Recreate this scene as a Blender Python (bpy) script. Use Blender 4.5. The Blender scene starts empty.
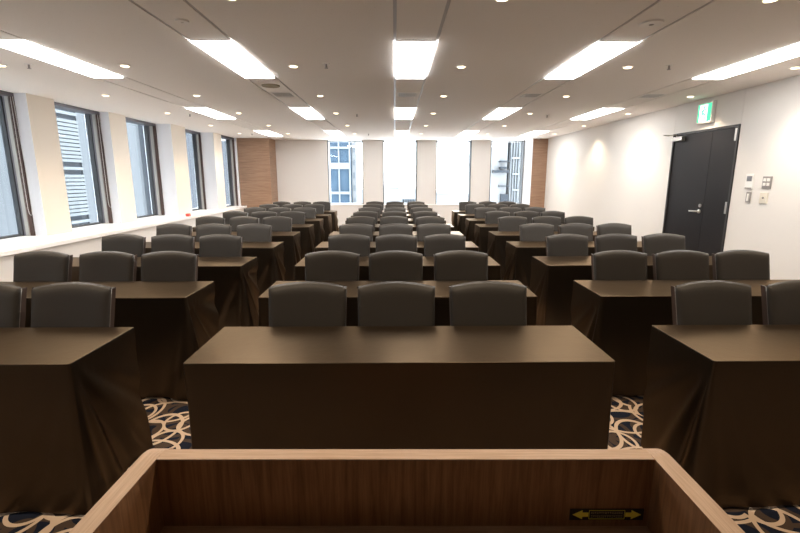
import bpy, bmesh, math, random
from mathutils import Vector, Matrix
R = math.radians
C = bpy.context.scene.collection
CZ = 1.456                      # eye height
ZC = 2.506                      # ceiling height
XR = 4.21                       # wall on the door side
YB = 13.30                      # far wall
YF = -2.6                       # wall behind the lectern

# ------------------------------------------------------------------ materials
MATS = {}
def mat(name, col, rough=.6, metal=0, spec=.5, sheen=0, sheen_tint=None, coat=0, spec_tint=None):
    m = bpy.data.materials.new(name); m.use_nodes = True
    b = m.node_tree.nodes['Principled BSDF']
    b.inputs['Base Color'].default_value = (*col, 1)
    b.inputs['Roughness'].default_value = rough
    b.inputs['Metallic'].default_value = metal
    b.inputs['Specular IOR Level'].default_value = spec
    b.inputs['Sheen Weight'].default_value = sheen
    if sheen_tint: b.inputs['Sheen Tint'].default_value = (*sheen_tint, 1)
    if spec_tint: b.inputs['Specular Tint'].default_value = (*spec_tint, 1)
    b.inputs['Coat Weight'].default_value = coat
    MATS[name] = m
    return m
def nt(m): return m.node_tree.nodes, m.node_tree.links, m.node_tree.nodes['Principled BSDF']
def emis(name, col, s):
    m = bpy.data.materials.new(name); m.use_nodes = True
    n = m.node_tree.nodes; n.clear()
    e = n.new('ShaderNodeEmission'); e.inputs[0].default_value = (*col, 1); e.inputs[1].default_value = s
    o = n.new('ShaderNodeOutputMaterial'); m.node_tree.links.new(e.outputs[0], o.inputs[0])
    return m
def coords(n, l, scale, kind='Object', rot=(0,0,0)):
    tc = n.new('ShaderNodeTexCoord'); mp = n.new('ShaderNodeMapping')
    mp.inputs['Scale'].default_value = scale; mp.inputs['Rotation'].default_value = rot
    l.new(tc.outputs[kind], mp.inputs[0]); return mp.outputs[0]
def geo_coords(n, l, scale):
    g = n.new('ShaderNodeNewGeometry'); mp = n.new('ShaderNodeMapping'); mp.inputs['Scale'].default_value = scale
    l.new(g.outputs['Position'], mp.inputs[0]); return mp.outputs[0]
def ramp(n, l, src, stops, interp='LINEAR'):
    r = n.new('ShaderNodeValToRGB'); r.color_ramp.interpolation = interp
    e = r.color_ramp.elements
    while len(e) < len(stops): e.new(.5)
    for i, (p, c) in enumerate(stops): e[i].position = p; e[i].color = (*c, 1)
    l.new(src, r.inputs[0]); return r.outputs[0]
def noise(n, l, vec, scale, detail=4, rough=.6, dist=0):
    t = n.new('ShaderNodeTexNoise'); t.inputs['Scale'].default_value = scale
    t.inputs['Detail'].default_value = detail; t.inputs['Roughness'].default_value = rough
    t.inputs['Distortion'].default_value = dist
    l.new(vec, t.inputs['Vector']); return t.outputs[0]
def bump(n, l, b, h, strength, dist=.002):
    u = n.new('ShaderNodeBump'); u.inputs['Strength'].default_value = strength; u.inputs['Distance'].default_value = dist
    l.new(h, u.inputs['Height']); l.new(u.outputs[0], b.inputs['Normal'])
def wood(name, dark, light, scale, rough=.45):
    m = mat(name, light, rough); n, l, b = nt(m)
    v = coords(n, l, scale)
    a = noise(n, l, v, 4, 6, .65, .3)
    l.new(ramp(n, l, a, [(.32, dark), (.68, light)]), b.inputs['Base Color'])
    return m

wall_m = mat('white_wall', (.74,.715,.68), .75, spec=.2)
n, l, b = nt(wall_m); bump(n, l, b, noise(n, l, coords(n, l, (1,1,1)), 90, 3), .08)
front_m = mat('front_wall_dark', (.08,.065,.055), .7, spec=.2)
back_m = mat('grey_wallpaper', (.74,.71,.68), .8, spec=.2)
n, l, b = nt(back_m); bump(n, l, b, noise(n, l, coords(n, l, (1,1,1)), 60, 3), .1)
ceil_m = mat('acoustic_board', (.90,.865,.83), .9, spec=.1)
n, l, b = nt(ceil_m)
sp = noise(n, l, coords(n, l, (1,1.6,1)), 55, 5, .8)
l.new(ramp(n, l, sp, [(.30, (.52,.46,.41)), (.37, (.90,.865,.83))]), b.inputs['Base Color'])
slot_m = mat('slot_metal', (.48,.46,.47), .35, spec=.5)
sill_m = mat('sill_white', (.93,.92,.90), .35)
pillar_m = mat('cream_pillar', (.78,.71,.62), .75, spec=.2)
reveal_m = mat('reveal_daylit_white', (.89,.89,.92), .6, spec=.3)  # white lifted and tinted blue, daylight put into the colour
frame_dark = mat('frame_dark_grey', (.06,.062,.066), .45)
frame_purple = mat('frame_mid_grey', (.13,.12,.135), .45)
frame_light = mat('frame_light_grey', (.42,.40,.37), .5)
frame_brown = mat('frame_brown', (.075,.04,.03), .5)
alu_m = mat('aluminium', (.45,.46,.48), .4, .3)
wood_col = wood('column_wood', (.23,.13,.08), (.38,.235,.15), (.7,.7,16), .5)
walnut = wood('lectern_walnut', (.15,.075,.034), (.31,.165,.080), (30,30,1.6), .45)
oak = wood('lectern_edge_oak', (.44,.285,.175), (.60,.415,.275), (70,2.5,70), .45)
oak_x = wood('lectern_edge_oak_cross', (.44,.285,.175), (.60,.415,.275), (2.5,70,70), .45)
shelf_m = wood('lectern_shelf', (.27,.16,.09), (.44,.28,.17), (3,40,3), .45)
door_m = mat('door_charcoal', (.012,.010,.0105), .5, spec=.22)
door_frame_m = mat('door_frame_charcoal', (.022,.020,.020), .5)
steel = mat('brushed_steel', (.62,.60,.56), .3, .9)
plastic_w = mat('white_plastic', (.80,.79,.76), .4)
plastic_b = mat('beige_plastic', (.70,.65,.55), .5)
plastic_g = mat('grey_plate', (.26,.24,.23), .5)
lcd_m = mat('lcd_grey', (.16,.16,.18), .3)
white_m = mat('fitting_white', (.88,.86,.83), .5)
olive_m = mat('speaker_beige', (.34,.29,.20), .7)
cloth_m = mat('brown_satin_cloth', (.090,.069,.050), .37, metal=1, spec_tint=(.78,.65,.53))
n, l, b = nt(cloth_m); bump(n, l, b, noise(n, l, coords(n, l, (1,1,1)), 14, 3), .12, .01)
leather_m = mat('black_leather', (.034,.030,.026), .5, spec=.33)
n, l, b = nt(leather_m); bump(n, l, b, noise(n, l, coords(n, l, (1,1,1)), 220, 2), .25, .001)
piping_m = mat('grey_piping', (.2,.19,.18), .3, spec=.5)
chair_frame_m = mat('chair_dark_brown', (.045,.026,.018), .4)
leg_m = mat('chair_black_metal', (.03,.03,.03), .35, .6)
table_m = mat('table_laminate', (.30,.20,.12), .5)
black_m = mat('sticker_black', (.012,.012,.012), .5)
yellow_m = mat('sticker_yellow', (.95,.86,.12), .5)
grey_print = mat('sticker_print', (.34,.32,.20), .6)
red_m = mat('red_label', (.75,.10,.08), .5)
glass_m = bpy.data.materials.new('window_glass'); glass_m.use_nodes = True
n = glass_m.node_tree.nodes; l = glass_m.node_tree.links; n.clear()
tr = n.new('ShaderNodeBsdfTransparent'); tr.inputs[0].default_value = (.93,.96,.97,1)
gl = n.new('ShaderNodeBsdfGlossy'); gl.inputs['Roughness'].default_value = .02
lw = n.new('ShaderNodeLayerWeight'); lw.inputs[0].default_value = .5
mx = n.new('ShaderNodeMixShader'); o = n.new('ShaderNodeOutputMaterial')
pw_ = n.new('ShaderNodeMath'); pw_.operation = 'POWER'; pw_.inputs[1].default_value = 5
l.new(lw.outputs['Facing'], pw_.inputs[0])
ma_ = n.new('ShaderNodeMath'); ma_.operation = 'MULTIPLY_ADD'; ma_.inputs[1].default_value = .5; ma_.inputs[2].default_value = .02
l.new(pw_.outputs[0], ma_.inputs[0]); l.new(ma_.outputs[0], mx.inputs[0]); l.new(tr.outputs[0], mx.inputs[1]); l.new(gl.outputs[0], mx.inputs[2]); l.new(mx.outputs[0], o.inputs[0])

# carpet: interlaced beige rings over navy and brown
carpet_m = mat('ring_carpet', (.03,.04,.07), .95, spec=.1)
n, l, b = nt(carpet_m)
def math_n(op, a, c=None):
    x = n.new('ShaderNodeMath'); x.operation = op
    if isinstance(a, (int, float)): x.inputs[0].default_value = a
    else: l.new(a, x.inputs[0])
    if c is not None:
        if isinstance(c, (int, float)): x.inputs[1].default_value = c
        else: l.new(c, x.inputs[1])
    return x.outputs[0]
def rings(off, sc, rot, radius, width, rnd=.55):
    tc = n.new('ShaderNodeTexCoord'); mp = n.new('ShaderNodeMapping')
    mp.inputs['Location'].default_value = (*off, 0); mp.inputs['Rotation'].default_value = (0,0,rot); mp.inputs['Scale'].default_value = (*sc, 1)
    l.new(tc.outputs['Object'], mp.inputs[0])
    v = n.new('ShaderNodeTexVoronoi'); v.voronoi_dimensions = '2D'; v.inputs['Scale'].default_value = 1; v.inputs['Randomness'].default_value = rnd
    l.new(mp.outputs[0], v.inputs['Vector'])
    d = math_n('ABSOLUTE', math_n('SUBTRACT', v.outputs['Distance'], radius))
    return math_n('LESS_THAN', d, width)
big = math_n('MAXIMUM', rings((0,0),(2.6,3.5),.5,.44,.030), rings((3.3,1.7),(3.6,2.5),-.4,.42,.032))
big = math_n('MAXIMUM', big, rings((7.1,4.2),(4.2,3.6),1.1,.38,.036,.8))
brn = math_n('MAXIMUM', rings((1.2,8.7),(3.6,5.0),-.7,.40,.07), rings((9.2,2.7),(5.2,3.4),.2,.36,.07))
mA = n.new('ShaderNodeMix'); mA.data_type = 'RGBA'; mA.inputs[6].default_value = (.011,.014,.026,1); mA.inputs[7].default_value = (.07,.048,.035,1)
l.new(brn, mA.inputs[0])
mB = n.new('ShaderNodeMix'); mB.data_type = 'RGBA'; mB.inputs[7].default_value = (.60,.46,.34,1)
l.new(big, mB.inputs[0]); l.new(mA.outputs[2], mB.inputs[6]); l.new(mB.outputs[2], b.inputs['Base Color'])
bump(n, l, b, noise(n, l, coords(n, l, (1,1,1)), 400, 2), .4, .003)

# ------------------------------------------------------------------ mesh helpers
def box(bm, x0, x1, y0, y1, z0, z1, bev=0):
    vs = [bm.verts.new(p) for p in ((x0,y0,z0),(x1,y0,z0),(x1,y1,z0),(x0,y1,z0),(x0,y0,z1),(x1,y0,z1),(x1,y1,z1),(x0,y1,z1))]
    fs = [bm.faces.new([vs[i] for i in f]) for f in ((0,3,2,1),(4,5,6,7),(0,1,5,4),(1,2,6,5),(2,3,7,6),(3,0,4,7))]
    if bev:
        es = list({e for f in fs for e in f.edges})
        bmesh.ops.bevel(bm, geom=es, offset=bev, segments=2, affect='EDGES', profile=.5)
def prism(bm, pts, z0, z1):
    a = [bm.verts.new((x,y,z0)) for x,y in pts]; c = [bm.verts.new((x,y,z1)) for x,y in pts]
    bm.faces.new(a[::-1]); bm.faces.new(c)
    for i in range(len(pts)):
        j = (i+1) % len(pts); bm.faces.new((a[i],a[j],c[j],c[i]))
def cyl(bm, c, r, h, seg=24, r2=None):
    bmesh.ops.create_cone(bm, cap_ends=True, segments=seg, radius1=r, radius2=r if r2 is None else r2, depth=h,
                          matrix=Matrix.Translation(c))
def tube(bm, pts, r, seg=8):
    pts = [Vector(p) for p in pts]; prev = None
    for i, p in enumerate(pts):
        d = (pts[min(i+1,len(pts)-1)] - pts[max(i-1,0)]).normalized()
        up = Vector((0,0,1)) if abs(d.z) < .95 else Vector((1,0,0))
        a = d.cross(up).normalized(); c = a.cross(d).normalized()
        ring = [bm.verts.new(p + a*math.cos(2*math.pi*k/seg)*r + c*math.sin(2*math.pi*k/seg)*r) for k in range(seg)]
        if prev:
            for k in range(seg): bm.faces.new((prev[k],prev[(k+1)%seg],ring[(k+1)%seg],ring[k]))
        else: bm.faces.new(ring)
        prev = ring
    bm.faces.new(prev[::-1])
def obj(name, bm, m, parent=None, smooth=False, kind=None):
    bmesh.ops.recalc_face_normals(bm, faces=bm.faces[:])
    me = bpy.data.meshes.new(name); bm.to_mesh(me); bm.free()
    if smooth:
        for p in me.polygons: p.use_smooth = True
    for x in (m if isinstance(m, (list, tuple)) else [m]): me.materials.append(x)
    o = bpy.data.objects.new(name, me); C.objects.link(o)
    if parent: o.parent = parent
    if kind: o['kind'] = kind
    return o
def bxo(name, m, parent, *b, bev=0, kind=None):
    bm = bmesh.new(); box(bm, *b, bev); return obj(name, bm, m, parent, kind=kind)
def thing(name, label, cat, loc=(0,0,0), rz=0, group=None, kind=None):
    o = bpy.data.objects.new(name, None); C.objects.link(o); o.empty_display_size = .1
    o.location = loc; o.rotation_euler = (0,0,rz)
    if label: o['label'] = label
    if cat: o['category'] = cat
    if group: o['group'] = group
    if kind: o['kind'] = kind
    return o
def tag(o, label, cat, group=None):
    o['label'] = label; o['category'] = cat
    if group: o['group'] = group
    return o
def dup(root, loc, rz=0, label=None):
    r = root.copy(); C.objects.link(r); r.location = loc; r.rotation_euler = (0,0,rz)
    if label: r['label'] = label
    for ch in list(root.children):
        c = ch.copy(); C.objects.link(c); c.parent = r
        for g in list(ch.children):
            d = g.copy(); C.objects.link(d); d.parent = c
    return r

# ------------------------------------------------------------------ room shell
bm = bmesh.new(); box(bm, -5.3, 4.6, YF-.2, YB+.5, -.1, 0); obj('floor', bm, carpet_m, kind='structure')

# ceiling boards separated by the recessed slots that carry the lights
LX0, LW, LSP, SW = .0157, .305, 1.597, .024
cols = [LX0 + k*LSP for k in (-2,-1,0,1,2)]
bm = bmesh.new()
edges = [-5.0]
for x in cols: edges += [x-SW, x, x+LW, x+LW+SW]
edges += [4.6]
for i in range(0, len(edges)-1):
    if i % 2 == 0: box(bm, edges[i], edges[i+1], YF-.2, YB+.36, ZC, ZC+.06)
box(bm, -5.0, 4.6, YF-.2, YB+.36, ZC+.061, ZC+.12)
obj('ceiling', bm, ceil_m, kind='structure')
bm = bmesh.new()
for x in cols:
    for a in (x-SW, x+LW): box(bm, a+.0005, a+SW-.0005, YF-.1, YB+.3, ZC+.008, ZC+.055)
obj('trim_1', bm, slot_m, kind='structure')

# right wall: panels with fine joints at the door
DY0, DY1, DZ = 5.65, 6.98, 2.10
bm = bmesh.new()
box(bm, XR, XR+.15, YF-.2, DY0-.006, 0, ZC)
box(bm, XR, XR+.15, DY0, DY1, DZ, ZC)
box(bm, XR, XR+.15, DY1+.006, YB+.2, 0, ZC)
box(bm, XR+.006, XR+.15, DY0-.006, DY0, 0, ZC); box(bm, XR+.006, XR+.15, DY1, DY1+.006, 0, ZC)
obj('wall_right', bm, wall_m, kind='structure')
bm = bmesh.new(); box(bm, -5.3, 4.6, YF-.2, YF, 0, ZC); obj('wall_front', bm, front_m, kind='structure')
bm = bmesh.new(); box(bm, XR-.012, XR-.0005, YF, DY0-.03, 0, .06); box(bm, XR-.012, XR-.0005, DY1+.03, 12.68, 0, .06)
obj('baseboard_right', bm, frame_dark, kind='structure')

# far wall with four full-height openings above a low sill
BW = [(-1.925,-.912),(-.336,.649),(1.200,2.214),(2.768,3.735)]
SZ = .695
bm = bmesh.new()
xs = [-4.555] + [v for w in BW for v in w] + [4.6]
for i in range(0, len(xs), 2): box(bm, xs[i], xs[i+1], YB, YB+.35, SZ, ZC)
box(bm, -5.3, 4.6, YB, YB+.35, 0, SZ-.03)
obj('wall_back', bm, back_m, kind='structure')
bm = bmesh.new(); box(bm, -3.37, 3.79, YB-.02, YB+.34, SZ-.028, SZ, .004); obj('trim_2', bm, sill_m, kind='structure')
wn = 0
def window(label):
    global wn
    wn += 1
    w = thing('window_%d' % wn, None, None, kind='structure'); w['label'] = label
    return w
for i, (a, c) in enumerate(BW):
    w = window('tall window in the far wall, ' + ['with the blue glass tower outside','second from the wood clad column','third along from the wood clad column','beside the door-side wood clad column'][i])
    bm = bmesh.new(); y0, y1 = YB+.24, YB+.30; t = .03
    box(bm, a+.001, a+t, y0, y1, SZ, ZC-.001); box(bm, c-t, c-.001, y0, y1, SZ, ZC-.001)
    box(bm, a+t, c-t, y0, y1, SZ, SZ+t); box(bm, a+t, c-t, y0, y1, ZC-t, ZC-.001)
    obj('window_frame', bm, alu_m, w)
    bm = bmesh.new()
    box(bm, a+.0005, a+.022, YB-.004, YB+.235, SZ+.001, ZC-.001); box(bm, c-.022, c-.0005, YB-.004, YB+.235, SZ+.001, ZC-.001)
    obj('side_rail', bm, frame_dark, w)
    bxo('pane', glass_m, w, a+t, c-t, YB+.265, YB+.271, SZ+t, ZC-t)

# left wall: stepped bays, each window deep behind its pillar
bays = [  # y0, y1, glass x, jamb x, face x of the pillar beyond, end of that pillar
    (-1.70,-.55,-5.0,-4.81,-4.66,-.05), (-.05,1.10,-5.0,-4.81,-4.66,1.58), (1.58,2.75,-5.0,-4.81,-4.66,3.22),
    (3.22,4.40,-5.0,-4.81,-4.66,4.88), (4.88,6.05,-5.0,-4.81,-4.66,6.53), (6.53,7.70,-5.0,-4.785,-4.645,8.17),
    (8.17,9.35,-4.955,-4.735,-4.445,9.98), (9.98,11.10,-4.77,-4.59,-4.295,11.60), (11.60,12.575,-4.515,-4.315,-4.26,12.70)]
bm = bmesh.new(); bmr = bmesh.new()
for i, (y0,y1,xg,xj,xf,ye) in enumerate(bays):
    box(bm, xf-.004, xf, y1+.004, ye, SZ, ZC)                 # the pillar's face
    box(bmr, xg-.04, xf-.004, y1, ye, SZ, ZC)                   # its body and reveal
    box(bmr, xf-.004, xf-.0001, y1, y1+.004, SZ, ZC)
    box(bmr, -5.3, xg-.06, y0, y1, 0, SZ-.03)
box(bmr, -5.3, -4.66, YF-.2, -1.70, SZ, ZC); box(bmr, -5.3, -5.06, YF-.2, -1.70, 0, SZ-.03); box(bmr, -5.3, -5.06, 12.7, YB, 0, SZ-.03)
box(bmr, -4.555, -4.26, 12.70, YB, SZ, ZC)
obj('wall_left', bmr, reveal_m, kind='structure')
obj('wall_left_facing', bm, pillar_m, kind='structure')
lab = {4:'nearest tall window in the left-hand wall, mostly cut off by the picture edge', 5:'tall left wall window with horizontal louvers outside',
       6:'tall left wall window before the wall steps inward', 7:'tall left wall window after the first inward step', 8:'narrow tall window next to the wood clad column'}
for i, (y0,y1,xg,xj,xf,ye) in enumerate(bays):
    w = window(lab.get(i, 'tall window in the left wall beside the lectern'))
    d = xj-xg
    # far jamb seen from the lectern: dark, mid, light and brown bands, each its own step in depth
    for k, (f0, f1, m, th) in enumerate([(0,.34,frame_dark,.05),(.34,.50,frame_purple,.035),(.50,.76,frame_light,.042),(.76,1,frame_brown,.03)]):
        bxo('jamb_profile', m, w, xg+d*f0+.001, xg+d*f1-.001, y1-th, y1-.0005, SZ+.001, ZC-.045)
    bm = bmesh.new()
    box(bm, xg, xg+.05, y0+.0005, y0+.05, SZ+.001, ZC-.045)
    box(bm, xg, xg+.05, y0+.05, y1-.05, SZ+.001, SZ+.03)
    obj('window_frame', bm, frame_dark, w)
    bm = bmesh.new()
    box(bm, xg, xj, y0+.0005, y1-.0005, ZC-.044, ZC-.0005)
    obj('blind_headbox', bm, frame_purple, w)
    bxo('pane', glass_m, w, xg+.02, xg+.026, y0+.05, y1-.05, SZ+.03, ZC-.045)
    if i in (4,5):
        bm = bmesh.new(); xx, yy = xj-.012, y1-.045
        tube(bm, [(xx,yy,ZC-.05),(xx,yy,1.3),(xx,yy,1.06),(xx+.008,yy,.99),(xx+.03,yy,.965),(xx+.045,yy,.99),(xx+.05,yy,1.06),(xx+.05,yy,1.6),(xx+.03,yy,ZC-.05)], .003, 6)
        obj('blind_cord', bm, plastic_w, w, True)
# window ledge with its cabinet front
bm = bmesh.new()
box(bm, -5.05, -4.09, YF, 12.58, SZ-.045, SZ)
obj('trim_3', bm, sill_m, kind='structure')
bm = bmesh.new()
ys = [YF,-1.2,.6,2.4,4.2,4.83,6.63,8.43,10.23,12.03,12.58]
for a, c in zip(ys, ys[1:]): box(bm, -4.95, -4.13, a+.0015, c-.0015, .0, SZ-.052)
obj('wall_left_cabinet', bm, wall_m, kind='structure')

# wood clad columns in the far corners
bm = bmesh.new()
nb = 8
box(bm, -4.25, -3.40, 12.60, YB-.001, 0.001, ZC-.001)
o = obj('trim_4', bm, wood_col, kind='structure')
bm = bmesh.new()
box(bm, 3.80, XR-.001, 12.70, 12.72, 0.001, ZC-.001)
obj('trim_5', bm, wood_col, kind='structure')
bm = bmesh.new(); prism(bm, [(3.80,12.721),(XR-.001,12.721),(XR-.001,YB-.001),(3.745,YB-.001)], .001, ZC-.001)
obj('trim_6', bm, reveal_m, kind='structure')

# ------------------------------------------------------------------ door, sign, wall plates
d = thing('door_1', None, None, kind='structure')
d['label'] = 'charcoal double door with one wide and one narrow leaf'
bm = bmesh.new()
box(bm, XR-.012, XR+.10, DY0+.0005, DY0+.028, 0, DZ-.0005); box(bm, XR-.012, XR+.10, DY1-.028, DY1-.0005, 0, DZ-.0005); box(bm, XR-.012, XR+.10, DY0+.028, DY1-.028, DZ-.028, DZ-.0005)
obj('door_frame', bm, door_frame_m, d)
DM = 6.13
wide = bxo('door_leaf', door_m, d, XR+.002, XR+.045, DM+.003, DY1-.031, .008, DZ-.031)
narrow = bxo('door_leaf', door_m, d, XR+.002, XR+.045, DY0+.031, DM-.003, .008, DZ-.031)
for z in (.30, 1.08, 1.98):
    for y, par in ((DY0+.034, narrow), (DY1-.034, wide)):
        bm = bmesh.new(); box(bm, XR-.012, XR+.002, y-.006, y+.03 if par is narrow else y+.006, z-.075, z+.075, .003); obj('hinge', bm, steel if par is narrow else door_frame_m, par)
bm = bmesh.new()
bmesh.ops.create_cone(bm, cap_ends=True, segments=20, radius1=.026, radius2=.026, depth=.012, matrix=Matrix.Translation((XR-.005,6.20,1.0)) @ Matrix.Rotation(R(90),4,'Y'))
tube(bm, [(XR-.005,6.20,1.0),(XR-.05,6.20,1.0),(XR-.058,6.21,1.0),(XR-.058,6.33,.998)], .010, 10)
obj('door_handle', bm, steel, wide, True)
bm = bmesh.new(); bmesh.ops.create_cone(bm, cap_ends=True, segments=20, radius1=.024, radius2=.022, depth=.014, matrix=Matrix.Translation((XR-.005,6.19,1.08)) @ Matrix.Rotation(R(90),4,'Y'))
obj('lock_cylinder', bm, steel, wide, False)
bm = bmesh.new(); box(bm, XR-.055, XR+.002, 6.70, 6.93, 1.985, 2.045, .006); obj('door_closer', bm, steel, wide)
bm = bmesh.new(); tube(bm, [(XR-.03,6.86,2.05),(XR-.035,6.86,2.075),(XR-.16,6.97,2.08),(XR-.03,7.10,2.085),(XR-.001,7.10,2.085)], .008, 6); obj('closer_arm', bm, steel, wide)

s = thing('exit_sign', 'square green and white running man exit sign above the double door', 'exit sign', (XR,6.275,.01))
bm = bmesh.new(); box(bm, -.05, -.001, -.150, .150, 2.165, 2.435, .006); obj('housing', bm, plastic_w, s)
green = emis('exit_green', (.08,.62,.30), 1.0); lit = emis('exit_white', (.85,1,.9), 1.25)
bm = bmesh.new(); box(bm, -.0515, -.0502, -.132, .132, 2.185, 2.415); f = obj('sign_face', bm, green, s)
bm = bmesh.new(); box(bm, -.0528, -.0516, -.060, .095, 2.19, 2.405); obj('pictogram_doorway', bm, lit, s)
bm = bmesh.new()   # running figure, drawn on the y,z plane
def yz(pts, x0=-.0545, x1=-.0529):
    a = [bm.verts.new((x0,y,z)) for y,z in pts]; c = [bm.verts.new((x1,y,z)) for y,z in pts]
    bm.faces.new(a); bm.faces.new(c[::-1])
    for i in range(len(pts)): bm.faces.new((a[i],a[(i+1)%len(pts)],c[(i+1)%len(pts)],c[i]))
yz([(-.002+.016*math.cos(t*math.pi/6), 2.375+.016*math.sin(t*math.pi/6)) for t in range(12)])
yz([(.005,2.352),(.035,2.345),(.042,2.285),(.015,2.28)])
yz([(.030,2.345),(.062,2.315),(.058,2.305),(.026,2.33)]); yz([(.008,2.35),(-.030,2.325),(-.034,2.337),(.006,2.362)])
yz([(.016,2.285),(-.018,2.262),(-.014,2.215),(-.028,2.215),(-.033,2.27),(.010,2.30)])
yz([(.030,2.29),(.052,2.255),(.078,2.245),(.074,2.233),(.043,2.243),(.018,2.28)])
obj('pictogram_runner', bm, green, s)

t = thing('thermostat', 'white thermostat with a small grey screen beside the door', 'thermostat', (XR,5.37,0))
bm = bmesh.new(); box(bm, -.014, -.001, -.06, .06, 1.325, 1.50, .004); obj('housing', bm, plastic_w, t)
bm = bmesh.new(); box(bm, -.0155, -.0142, -.038, .038, 1.415, 1.475); obj('screen', bm, lcd_m, t)
bm = bmesh.new(); box(bm, -.018, -.0142, -.05, .05, 1.330, 1.342); obj('button_strip', bm, plastic_g, t)
t = thing('light_switch', 'grey switch plate with four white square switches', 'switch', (XR,5.115,0))
bm = bmesh.new(); box(bm, -.012, -.001, -.062, .062, 1.335, 1.472, .003); obj('plate', bm, plastic_g, t)
for y in (-.026,.026):
    for z in (1.383, 1.432):
        bm = bmesh.new(); box(bm, -.018, -.0125, y-.019, y+.019, z-.017, z+.017, .002); obj('switch_button', bm, plastic_w, t)
t = thing('light_switch', 'narrow grey plate with one tall white rocker below the thermostat', 'switch', (XR,5.355,0))
bm = bmesh.new(); box(bm, -.012, -.001, -.035, .035, 1.165, 1.29, .003); obj('plate', bm, plastic_g, t)
bm = bmesh.new(); box(bm, -.018, -.0125, -.014, .014, 1.185, 1.27, .002); obj('switch_button', bm, plastic_w, t)
t = thing('wall_socket', 'square beige wall plate with a dark centre hole', 'wall plate', (XR,5.13,0))
bm = bmesh.new(); box(bm, -.012, -.001, -.055, .055, 1.168, 1.292, .003); obj('plate', bm, plastic_b, t)
bm = bmesh.new(); bmesh.ops.create_cone(bm, cap_ends=True, segments=16, radius1=.011, radius2=.011, depth=.006, matrix=Matrix.Translation((-.0155,0,1.232)) @ Matrix.Rotation(R(90),4,'Y')); obj('socket', bm, plastic_g, t)

# ------------------------------------------------------------------ ceiling fittings
panel_e = emis('panel_light', (1.0,.975,.95), 10.3)
LY0, LL, LR = 3.79, 1.304, 3.42
colname = ['window-side', 'second from the windows', 'centre', 'second from the door wall', 'door-wall']
rowname = ['nearest the lectern', 'halfway down the room', 'nearest the far wall']
proto = None
for r in range(3):
    for ci, x in enumerate(cols):
        lb = 'white ceiling light panel of the %s line counted from the windows, %s' % (['window-side','second','centre','fourth','door-side'][ci], rowname[r])
        y = LY0 + r*LR
        if proto is None:
            t = thing('ceiling_light', lb, 'ceiling light', (x,y,0), group='ceiling light panels')
            bm = bmesh.new(); box(bm, .0, LW, 0, LL, ZC-.013, ZC-.0005); 
            obj('diffuser', bm, panel_e, t)
            for e0, e1 in ((-.010, -.0005), (LL+.0005, LL+.010)):
                bm = bmesh.new(); box(bm, .0, LW, e0, e1, ZC-.006, ZC-.0005); obj('end_cap', bm, white_m, t)
            proto = t
        else: dup(proto, (x,y,0), 0, lb)
# recessed warm downlights
bulb_e = emis('downlight_lamp', (1.0,.80,.52), 3.0)
dx = [(-3.735,'by the windows'),(-2.565,'in the second line from the windows'),(-.965,'in the third line from the windows'),(.642,'just right of the centre light panels'),(2.25,'in the second line from the door wall'),(3.885,'beside the door wall')]
dy = [2.92, 4.60, 6.18, 7.79, 9.57, 11.27]
OFF = {(2,1):(.019,.029,-.022),(3,1):(.02,.013,-.02),(2,0):(-.026,-.006,-.026),(3,0):(-.013,-.004,0),(2,2):(.006,.008,.022),(3,2):(.015,.02,.02)}
ordn = ['first','second','third','fourth','fifth','last']
proto = None
spot = bpy.data.lights.new('downlight_beam', 'SPOT'); spot.energy = 34; spot.color = (1,.80,.58); spot.spot_size = R(112); spot.spot_blend = .75; spot.shadow_soft_size = .04
def add_spot(x, y):
    o = bpy.data.objects.new('downlight_beam', spot); C.objects.link(o); o.location = (x, y, ZC-.02); return o
for r, y in enumerate(dy):
    for x, nm in dx:
        lb = 'round warm downlight %s, %s from the lectern end' % (nm, ordn[r])
        if proto is None:
            t = thing('downlight', lb, 'downlight', (x,y,0), group='round downlights')
            bm = bmesh.new(); cyl(bm, (0,0,ZC-.004), .050, .007, 28, .052); obj('trim_ring', bm, white_m, t, False)
            bm = bmesh.new(); cyl(bm, (0,0,ZC-.0095), .036, .003, 28); obj('lamp', bm, bulb_e, t); proto = t
        else: dup(proto, (x,y,0), 0, lb)
        add_spot(x, y)
for y in (1.38,):
    for x, nm in dx: add_spot(x, y)
# air vents
proto = None
for k, (x, y) in enumerate([(cols[1],6.12),(cols[2],6.12),(cols[3],6.14),(cols[4],6.16)]):
    lb = ['slatted air vent in the ceiling next to the round beige speaker','slatted air vent between the centre ceiling light panels','slatted air vent in the ceiling line right of centre','slatted air vent in the ceiling line before the double door'][k]
    if proto is None:
        t = thing('ceiling_vent', lb, 'air vent', (x+LW/2,y,0), group='ceiling air vents')
        bm = bmesh.new(); a, c, z0, z1 = .135, .15, ZC-.009, ZC-.0005
        z0 = ZC-.004; box(bm,-a,a,-c,-c+.018,z0,z1); box(bm,-a,a,c-.018,c,z0,z1); box(bm,-a,-a+.018,-c+.018,c-.018,z0,z1); box(bm,a-.018,a,-c+.018,c-.018,z0,z1)
        obj('frame', bm, white_m, t)
        bxo('backing', frame_dark, t, -a+.019, a-.019, -c+.019, c-.019, ZC-.0012, ZC-.0003)
        bm = bmesh.new()
        for q in range(5): yq = -.10+.05*q; box(bm, -a+.019, a-.019, yq-.008, yq+.008, ZC-.0035, ZC-.0015)
        obj('slats', bm, white_m, t); proto = t
    else: dup(proto, (x+LW/2,y,0), 0, lb)
def disc(name, x, y, r, m, label, cat, cm=None):
    t = thing(name, label, cat, (x,y,0))
    bm = bmesh.new(); cyl(bm, (0,0,ZC-.006), r*.94, .011, 36, r); obj('cover', bm, m, t)
    bm = bmesh.new(); cyl(bm, (0,0,ZC-.013), r*.2, .002, 16); obj('centre', bm, cm or plastic_g, t)
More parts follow.
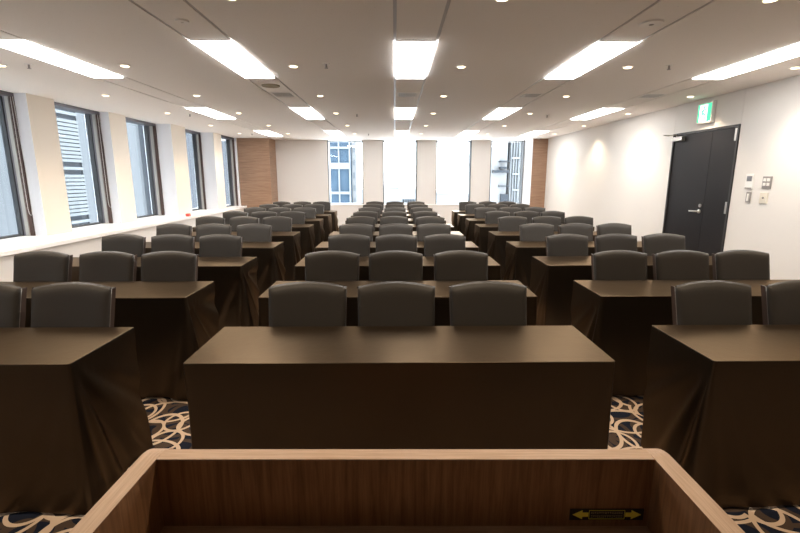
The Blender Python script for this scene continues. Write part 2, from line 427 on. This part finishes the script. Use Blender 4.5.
disc('smoke_detector', -1.444, 3.343, .045, white_m, 'small round white detector beside the slot left of centre', 'detector', steel)
disc('smoke_detector', 1.777, 3.353, .078, white_m, 'round white flat detector in the ceiling line right of centre', 'detector')
disc('ceiling_speaker', -1.435, 5.54, .105, olive_m, 'round beige speaker in the ceiling next to a slatted vent', 'speaker', olive_m)
bm = bmesh.new(); cyl(bm, (3.9,12.55,ZC-.012), .03, .022, 16, .035); tag(obj('security_sensor', bm, white_m), 'tiny white sensor in the ceiling by the door-side wood column', 'sensor')
proto = None
for x, y, lb in [(-3.44,4.56,'sprinkler head in the ceiling near the first window-side light panel'),(-.64,4.51,'sprinkler head left of the first centre light panel'),(2.61,4.53,'sprinkler head right of the first light panel on the door side'),
                 (-3.43,7.93,'sprinkler head halfway down the window side'),(-.63,7.91,'sprinkler head left of the second centre light panel'),(2.60,7.98,'sprinkler head halfway down the door side'),
                 (-3.445,11.33,'sprinkler head by the left wood column'),(-.63,11.33,'sprinkler head left of the last centre light panel')]:
    if proto is None:
        t = thing('sprinkler', lb, 'sprinkler', (x,y,0), group='sprinkler heads')
        bm = bmesh.new(); cyl(bm, (0,0,ZC-.003), .032, .005, 20, .036); obj('escutcheon', bm, white_m, t)
        bm = bmesh.new(); cyl(bm, (0,0,ZC-.022), .009, .034, 10); cyl(bm, (0,0,ZC-.041), .017, .003, 12); obj('nozzle', bm, plastic_g, t); proto = t
    else: dup(proto, (x,y,0), 0, lb)
bm = bmesh.new(); box(bm, -4.19, -4.12, 9.08, 9.17, SZ+.0005, SZ+.055, .004)
tag(obj('red_box', bm, red_m), 'small red and white box on the window ledge', 'box')

# ------------------------------------------------------------------ tables and cloths
TW, TD, TH = 1.8, .467, .70
ROWS = 9; PIT = 1.0461; Y0 = 1.7518
TX = [-2.24, .022, 2.235]
def cloth_mesh(seed, strong):
    rnd = random.Random(seed)
    bm = bmesh.new(); hw, hd, rc = TW/2, TD/2, .012
    path = []      # x, y, nx, ny, s
    def seg(x0,y0,x1,y1,nx,ny,nn):
        for i in range(nn):
            t = i/nn; path.append((x0+(x1-x0)*t, y0+(y1-y0)*t, nx, ny))
    seg(-hw, hd, -hw, -hd+rc, -1, 0, 40)
    for i in range(4): a = math.pi + i/4*math.pi/2; path.append((-hw+rc+rc*math.cos(a), -hd+rc+rc*math.sin(a), math.cos(a), math.sin(a)))
    seg(-hw+rc, -hd, hw-rc, -hd, 0, -1, 90)
    for i in range(4): a = -math.pi/2 + i/4*math.pi/2; path.append((hw-rc+rc*math.cos(a), -hd+rc+rc*math.sin(a), math.cos(a), math.sin(a)))
    seg(hw, -hd+rc, hw, hd, 1, 0, 40); path.append((hw, hd, 1, 0))
    sc = [TD, TD+TW]
    par = []
    for q in range(4):
        par.append([(rnd.uniform(6,9), rnd.uniform(0,6.28), rnd.uniform(.3,.6)), (rnd.uniform(13,18), rnd.uniform(0,6.28), rnd.uniform(.4,.7)), (rnd.uniform(24,32), rnd.uniform(0,6.28), rnd.uniform(.15,.3))])
    pw = [(rnd.uniform(2,4), rnd.uniform(0,6.28)), (rnd.uniform(5,8), rnd.uniform(0,6.28))]
    def disp(s, h, side):
        dd = 0
        for ci, c in enumerate(sc):
            a = s - c; r = math.hypot(a, h)
            phi = math.atan2(abs(a), h+1e-4)
            P = par[ci]
            f = sum(am*(math.sin(k*phi+ph)-math.sin(ph)*.4) for k, ph, am in P)
            onside = (ci == 0 and a < 0) or (ci == 1 and a > 0)
            A = (.050 if onside else .020)*strong
            w = math.exp(-(phi/(.95 if onside else .55))**2)
            dd += A*f*w*min(1, r/.55)*math.exp(-max(0, abs(a)-.5)*4)
            dd += .014*strong*w*(h/TH)**1.4*math.exp(-(abs(a)/.3)**2)
        dd += .004*(h/TH)*(math.sin(s*pw[0][0]*2+pw[0][1]) + math.sin(s*pw[1][0]*2+pw[1][1])) + .005*(h/TH)
        return dd
    zs = [0,.0025,.007,.014] + [.014+(TH-.010-.014)*(i/26) for i in range(1,27)]
    rows = []; s = 0
    slist = [0]
    for i in range(1,len(path)): s += math.hypot(path[i][0]-path[i-1][0], path[i][1]-path[i-1][1]); slist.append(s)
    for h in zs:
        ins = {0:-.0015,.0025:0,.007:0}.get(h, 0)
        row = []
        for (x,y,nx,ny), s in zip(path, slist):
            dd = disp(s, h, 0)*min(1, h/.05) + ins
            dd = max(dd, ins) if h < .1 else max(dd, -.012)
            row.append(bm.verts.new((x+nx*dd, y+ny*dd, TH-h)))
        rows.append(row)
    for a, c in zip(rows, rows[1:]):
        for i in range(len(a)-1): bm.faces.new((a[i],a[i+1],c[i+1],c[i]))
    # top
    bm.faces.new(rows[0])
    # short hem over the rear edge
    b0 = [rows[0][-1], rows[0][0]]
    prev = None
    nb = 30
    tops = [rows[0][-1]] + [bm.verts.new((hw-TW*i/nb, hd, TH)) for i in range(1,nb)] + [rows[0][0]]
    low = [bm.verts.new((hw-TW*i/nb, hd+.006+.004*math.sin(i*1.3+seed), TH-.11-.006*math.sin(i*.7+seed))) for i in range(nb+1)]
    for i in range(nb): bm.faces.new((tops[i],tops[i+1],low[i+1],low[i]))
    bm.normal_update()
    me = bpy.data.meshes.new('tablecloth')
    bmesh.ops.recalc_face_normals(bm, faces=bm.faces[:])
    for f in bm.faces: f.smooth = len(f.verts) < 8
    bm.to_mesh(me); bm.free(); me.materials.append(cloth_m)
    return me
cloths = [cloth_mesh(sd, st) for sd, st in ((3,.55),(8,1.0),(14,1.5),(23,1.2),(31,.8),(47,1.4))]
pick = {0:[1,0,4], 1:[3,1,4], 2:[2,2,0], 3:[2,3,2], 4:[1,4,3], 5:[4,2,1], 6:[3,0,2], 7:[0,1,5], 8:[5,3,4]}
blocks = ['window-side', 'middle', 'door-side']
rown = ['front','second','third','fourth','fifth','sixth','seventh','eighth','rearmost']
tproto = None
rj = random.Random(5)
for r in range(ROWS):
    for c in range(3):
        yc = Y0 + r*PIT + TD/2; xc = TX[c] + (rj.uniform(-.008,.008) if r > 1 else 0)
        o = bpy.data.objects.new('tablecloth', cloths[pick[r][c]]); C.objects.link(o)
        o.location = (xc, yc, .004)
        tag(o, 'dark brown cloth over the %s table of the %s block, counted from the lectern' % (rown[r]+('-row' if r else ''), blocks[c]), 'tablecloth', 'dark brown tablecloths')
        lb = 'folding table under the cloth in the %s %s-block row' % (rown[r], blocks[c])
        if tproto is None:
            t = thing('folding_table', lb, 'table', (xc,yc,0), group='folding tables under the cloths')
            bm = bmesh.new(); box(bm, -TW/2+.016, TW/2-.016, -TD/2+.016, TD/2-.004, .672, .7, .003); obj('tabletop', bm, table_m, t)
            for sx in (-1,1):
                for sy in (-1,1):
                    bm = bmesh.new(); tube(bm, [(sx*.82, sy*.19, .0), (sx*.82, sy*.19, .671)], .0125, 8); obj('leg', bm, steel, t)
            tproto = t
        else: dup(tproto, (xc,yc,0), 0, lb)

# ------------------------------------------------------------------ chairs
def make_chair(label):
    t = thing('conference_chair', label, 'chair', group='black conference chairs')
    SL = math.tan(R(14)); zb, zt = .40, .917
    W = .2075
    def half(v): return W - .012*(1-v) 
    def yc(z): return .205 + (z-.45)*SL
    # upholstered pad with an arched top
    bm = bmesh.new(); NU, NV = 22, 20
    grid = {}
    for side in (0,1):
        for i in range(NU+1):
            u = -1 + 2*i/NU
            for j in range(NV+1):
                v = j/NV
                e = math.copysign(1-(1-abs(u))**1.35, u) if True else u
                top = zt - .006 - .026*abs(e)**2.0
                vv = 1-(1-v)**1.25
                z = zb + (top-zb)*vv
                x = e*half(vv)
                edge = max(abs(e)**14, max(0,(vv-.86)/.14)**2.4)
                edge = min(1, edge)
                th = .026*math.sqrt(max(0,1-edge)) + .003
                bow = .014*(e*e-.3)
                y = yc(z) + (-th if side == 0 else th*.7) - bow*.0 + .012*(1-e*e)
                if side == 1 and (i in (0,NU) or j in (0,NV)):
                    grid[(1,i,j)] = grid[(0,i,j)]; continue
                grid[(side,i,j)] = bm.verts.new((x, y, z))
    for side in (0,1):
        for i in range(NU):
            for j in range(NV):
                q = [grid[(side,i,j)],grid[(side,i+1,j)],grid[(side,i+1,j+1)],grid[(side,i,j+1)]]
                if len(set(q)) >= 3:
                    try: bm.faces.new(list(dict.fromkeys(q)))
                    except ValueError: pass
    obj('backrest', bm, leather_m, t, True)
    # side posts and their piping
    for sx in (-1,1):
        bm = bmesh.new(); bp = bmesh.new(); prof = []
        for k in range(9):
            z = zb-.02 + (zt-.038-zb+.02)*k/8; v = (z-zb)/(zt-zb)
            prof.append((sx*(half(v)-.0035), yc(z)+.004, z))
        vs = []
        for (x,y,z) in prof:
            vs.append([bm.verts.new((x+ax, y+ay, z)) for ax, ay in ((-.004,.0),(.004,.0),(.004,.034),(-.004,.034))])
        for a, c in zip(vs, vs[1:]):
            for k in range(4): bm.faces.new((a[k],a[(k+1)%4],c[(k+1)%4],c[k]))
        bm.faces.new(vs[0]); bm.faces.new(vs[-1][::-1])
        tube(bp, [(x+sx*.0025, y-.003, z) for x,y,z in prof], .0022, 6)
        obj('side_post', bm, chair_frame_m, t)
        obj('piping', bp, piping_m, t, True)
    bm = bmesh.new(); box(bm, -.215, .215, -.235, .19, .405, .47, .022); obj('seat', bm, leather_m, t, True)
    bm = bmesh.new(); box(bm, -.20, .20, -.21, .17, .375, .404); obj('seat_frame', bm, chair_frame_m, t)
    for sx in (-1,1):
        bm = bmesh.new(); tube(bm, [(sx*.185,-.20,.39),(sx*.19,-.215,.2),(sx*.192,-.22,.0)], .012, 8); obj('leg', bm, leg_m, t, True)
        bm = bmesh.new(); tube(bm, [(sx*.19,.185,.41),(sx*.192,.215,.2),(sx*.195,.255,.0)], .012, 8); obj('leg', bm, leg_m, t, True)
    return t
cx = [[-2.669,-2.181,-1.709],[-.478,.003,.507],[1.722,2.207,2.670]]
seatn = [['window-side seat','middle seat','aisle-side seat'],['window-side seat','centre seat','door-side seat'],['aisle-side seat','middle seat','door-wall seat']]
rj = random.Random(11); cp = None
for r in range(ROWS):
    for c in range(3):
        for k in range(3):
            if r == 0 and ((c == 0 and k == 0) or (c == 2 and k == 2)): continue
            j = .012 if r > 1 else .003
            x = cx[c][k] + rj.uniform(-j,j); y = 2.024 + r*PIT + rj.uniform(-j,j)*.7; rz = R(rj.uniform(-1.2,1.2))
            if r == 0 and c == 1: x += (.016,.0,-.002)[k]
            x += OFF.get((r,c), (0,0,0))[k]
            lb = 'black chair, %s of the %s block, %s row from the lectern' % (seatn[c][k], blocks[c], rown[r] if r not in (0,8) else ('first' if r == 0 else 'ninth and last'))
            if cp is None: cp = make_chair(lb); cp.location = (x,y,0); cp.rotation_euler = (0,0,rz)
            else: dup(cp, (x,y,0), rz, lb)

# ------------------------------------------------------------------ lectern
t = thing('lectern', 'wooden lectern with raised walnut sides and pale edge banding', 'lectern', (.017,.5,0), -.0117)
zt = 1.003
def side_panel(x0, x1, bmx, band):
    # profile in y,z with a rounded front top corner
    r = .075; yf, yb = .745-.5, .18-.5
    pts = [(yb,0.0),(yf,0.0)] + [(yf-r+r*math.cos(a), zt-r+r*math.sin(a)) for a in [i*math.pi/2/12 for i in range(13)]] + [(yb,zt)]
    a = [bmx.verts.new((x0,y,z)) for y,z in pts]; c = [bmx.verts.new((x1,y,z)) for y,z in pts]
    bmx.faces.new(a); bmx.faces.new(c[::-1])
    for i in range(len(pts)):
        f = bmx.faces.new((a[i],a[(i+1)%len(pts)],c[(i+1)%len(pts)],c[i]))
        if 1 <= i <= 14: f.material_index = 1
for x0, x1 in ((-.442,-.411),(.407,.438)):
    bm = bmesh.new(); side_panel(x0, x1, bm, 0); obj('side_panel', bm, [walnut, oak], t)
bm = bmesh.new(); box(bm, -.4105, .4065, .162, .190, 0.02, zt-.002); obj('front_panel', bm, walnut, t)
bm = bmesh.new(); box(bm, -.4105, .4065, .162, .190, zt-.0015, zt); obj('edge_band', bm, oak_x, t)
bm = bmesh.new(); box(bm, -.4105, .4065, -.30, .1615, .855, .878); obj('shelf', bm, shelf_m, t)
bm = bmesh.new(); box(bm, -.4105, .4065, -.30, .1615, .10, .122); obj('shelf', bm, shelf_m, t)
# sticker on the inner face
s = thing('arrow_sticker', 'black sticker with two yellow arrows inside the lectern', 'sticker', (.017+.336*math.cos(-.0117)-.1613*math.sin(-.0117), .5+.336*math.sin(-.0117)+.1613*math.cos(-.0117), .901), -.0117)
bm = bmesh.new(); box(bm, -.062, .062, -.0012, 0, -.0105, .0105); obj('backing', bm, black_m, s)
def xz(bmx, pts, y0=-.0018, y1=-.0012):
    a = [bmx.verts.new((x,y0,z)) for x,z in pts]; c = [bmx.verts.new((x,y1,z)) for x,z in pts]
    bmx.faces.new(a); bmx.faces.new(c[::-1])
    for i in range(len(pts)): bmx.faces.new((a[i],a[(i+1)%len(pts)],c[(i+1)%len(pts)],c[i]))
for sg in (-1,1):
    bm = bmesh.new(); xz(bm, [(sg*.0575,0),(sg*.041,.0085),(sg*.041,.004),(sg*.031,.004),(sg*.031,-.004),(sg*.041,-.004),(sg*.041,-.0085)])
    obj('arrow', bm, yellow_m, s)
bm = bmesh.new()
for a in ((-.030,.030,.0078,.0084),(-.030,.030,-.0084,-.0078),(-.030,-.0294,-.0078,.0078),(.0294,.030,-.0078,.0078)): box(bm, a[0],a[1],-.0018,-.0012,a[2],a[3])
obj('border', bm, yellow_m, s)
bm = bmesh.new(); rr = random.Random(2)
for zc in (.0035,-.0035):
    x = -.0265
    while x < .025:
        w = rr.choice((.0022,.0028,.0032))
        k = rr.randint(0,2)
        box(bm, x, x+w, -.0018, -.0012, zc+.0011, zc+.0017)
        if k != 1: box(bm, x+w*.4, x+w*.6, -.0018, -.0012, zc-.0017, zc+.0011)
        if k != 2: box(bm, x, x+w, -.0018, -.0012, zc-.0017, zc-.0011)
        x += w + .0009
obj('printed_text', bm, grey_print, s)

# ------------------------------------------------------------------ outside
tower_glass = mat('tower_glass', (.10,.17,.26), .3, spec=.05)
n, l, b = nt(tower_glass)
l.new(ramp(n, l, noise(n, l, coords(n, l, (1,1,.6)), .35, 3), [(.35,(.024,.040,.060)),(.65,(.042,.063,.088))]), b.inputs['Base Color'])
tower_white = mat('tower_white', (0.128,0.139,0.149), .6, spec=.05)
pale = mat('pale_concrete', (0.142,0.145,0.151), .8, spec=.05)
pale_win = mat('pale_window', (0.092,0.102,0.114), .4, spec=.05)
grey_wall = mat('neighbour_grey', (0.037,0.041,0.048), .7, spec=.05)
blue_wall = mat('neighbour_pale_blue', (0.060,0.065,0.071), .7, spec=.05)
louv_m = mat('louver_metal', (0.078,0.085,0.091), .5, spec=.05)
louv_dark = mat('louver_gap', (0.023,0.027,0.033), .6, spec=.05)
def P(u, v, Y):       # viewing direction through the far windows at distance Y, used once to read off real sizes
    f, pi_, ya = 449.68, .1949, .0117
    cp_, sp_, cy, sy = math.cos(pi_), math.sin(pi_), math.cos(ya), math.sin(ya)
    F = Vector((sy*cp_, cy*cp_, -sp_)); Rr = Vector((cy,-sy,0)); U = Rr.cross(F)
    dd = F*f + Rr*(u-400) - U*(v-266.5); k = Y/dd.y
    return dd.x*k, dd.z*k + CZ
# blue glass tower behind the first far window
Yt = 48
t = thing('office_tower', 'blue glass office tower with white grid seen through the first far window', 'building', (0,Yt,0))
xa, xb = P(318,0,Yt)[0], P(346.5,0,Yt)[0]
bm = bmesh.new(); box(bm, xa-6, xb, 0, 10, -12, 30); obj('glass_wall', bm, tower_glass, t)
bm = bmesh.new()
for xx in (xb, P(335,0,Yt)[0], P(324,0,Yt)[0], P(329,0,Yt)[0]-1.9): box(bm, xx-.10, xx+.05, -.15, -.01, -12, 30)
for v, hh in ((147.5,.11),(165.8,.32),(193,.14)):
    z = P(0,v,Yt)[1]; box(bm, xa-6, xb+.05, -.2, -.01, z-hh, z+hh)
z0 = P(0,147.5,Yt)[1]; st = z0 - P(0,193,Yt)[1]
for k in (1,2,3,4,-2,-3): box(bm, xa-6, xb+.05, -.2, -.01, z0+k*st-.12, z0+k*st+.12)
obj('mullion', bm, tower_white, t)
x2 = P(352,0,Yt)[0]
bm = bmesh.new(); box(bm, xb+.06, x2, 1.5, 9, -12, 30); wg = obj('stair_wing', bm, pale, t)
for k in range(16):
    bm = bmesh.new(); z = -4+k*1.35; box(bm, xb+.18, xb+.40, 1.44, 1.49, z, z+.6); obj('window', bm, pale_win, wg)
# low pale buildings
def block(name, label, u0, u1, vt, Y, dep=12, wins=None, m=pale):
    xa, zt_ = P(u0, vt, Y); xb, _ = P(u1, vt, Y)
    t = thing(name, label, 'building', ((xa+xb)/2, Y, 0)); w = (xb-xa)/2
    bm = bmesh.new(); box(bm, -w, w, 0, dep, -25, zt_); obj('wall', bm, m, t)
    bm = bmesh.new(); box(bm, -w-.2, w+.2, -.2, dep, zt_+.01, zt_+.45); obj('parapet', bm, m, t)
    if wins:
        nx, nz, fw, fh, st = wins
        for j in range(nz):
            for i in range(nx):
                x = -w + (i+.5)*2*w/nx; z = zt_-st*(j+.65)
                bm = bmesh.new(); box(bm, x-fw, x+fw, -.05, -.005, z-fh, z+fh); obj('window', bm, pale_win, t)
    return t
block('office_block', 'pale low office block with window rows seen through the second far window', 401, 423, 190.5, 95, 20, (9,3,.42,.55,3.6))
block('apartment_block', 'pale flat-roofed block left of the low office block outside', 384, 400.5, 188, 120, 20)
block('warehouse', 'pale building edge low in the third far window', 434, 462, 194, 110, 20)
block('distant_block', 'small pale distant block through the first far window', 352, 361, 192, 130, 20, (4,2,.5,.6,3.5))
t = block('stair_tower', 'white building with dark ledges seen through the last far window', 488, 510, 100, 39, 8)
for v, u0, u1, hh in ((171.5,492,507,.11),(161.5,499,507,.05),(168,499,505,.09),(186,498,508,.04)):
    xa, z = P(u0, v, 39); xb, _ = P(u1, v, 39); x0 = t.location.x
    bm = bmesh.new(); box(bm, xa-x0, xb-x0, -.6, -.01, z-hh, z+hh); obj('ledge', bm, louv_dark, t)
xa, z = P(500,194,39); xb, z2 = P(507,203,39)
bm = bmesh.new(); box(bm, xa-x0, xb-x0, -.3, -.01, z2, z); obj('window', bm, louv_dark, t)
LB = 1
t = block('lattice_building', 'white lattice-fronted building beside the door-side wood column outside', 512.5, 534, 90, 40, 5)
x0 = t.location.x
for k in range(6):
    xa, z = P(512.5+k*2.7, 130, 39.7); bm = bmesh.new(); box(bm, xa-x0-.03, xa-x0+.03, -.3, -.05, -10, 12); obj('fin', bm, tower_white, t)
for v in (158,174,190):
    xa, z = P(512, v, 39.7); xb, _ = P(527, v, 39.7); bm = bmesh.new(); box(bm, xa-x0, xb-x0, -.34, -.05, z-.07, z+.07); obj('floor_band', bm, tower_white, t)

# neighbouring building along the left windows
t = thing('neighbour_building', 'blue-grey building with louvered bay close outside the left windows', 'building', (-9.2,12,0))
bm = bmesh.new(); box(bm, -6, -.25, -26, 1.9, -20, 14); obj('wall', bm, blue_wall, t)
bm = bmesh.new(); box(bm, -6, -.15, 1.901, 5.2, -20, 14); obj('wall', bm, blue_wall, t)
bm = bmesh.new(); box(bm, -6, 0, 5.201, 24, -20, 14); obj('wall', bm, grey_wall, t)
bm = bmesh.new(); box(bm, -.249, -.20, .2, 1.9, -20, 14); obj('louver_recess', bm, louv_dark, t)
bm = bmesh.new(); z = -8
k = 0
while z < 9:
    if k % 14 not in (3, 5): box(bm, -.195, -.11, .2, 1.9, z, z+.085)
    z += .11; k += 1
obj('louvers', bm, louv_m, t)

# ------------------------------------------------------------------ light, world, camera
w = bpy.data.worlds.new('overcast'); bpy.context.scene.world = w; w.use_nodes = True
bg = w.node_tree.nodes['Background']; bg.inputs[0].default_value = (.92,.96,1.0,1); bg.inputs[1].default_value = 6.8

cam = bpy.data.cameras.new('camera'); co = bpy.data.objects.new('camera', cam); C.objects.link(co)
cam.sensor_width = 36; cam.lens = 449.68/800*36; cam.clip_start = .05; cam.clip_end = 500
co.location = (0,0,CZ); co.rotation_euler = (math.pi/2-.1949, 0, -.0117)
sc = bpy.context.scene; sc.camera = co
sc.view_settings.view_transform = 'Standard'; sc.view_settings.look = 'None'; sc.view_settings.gamma = 1
sc.view_settings.exposure = 1.08; sc.view_settings.use_curve_mapping = False
sc.cycles.max_bounces = 10; sc.cycles.diffuse_bounces = 5; sc.cycles.transparent_max_bounces = 8
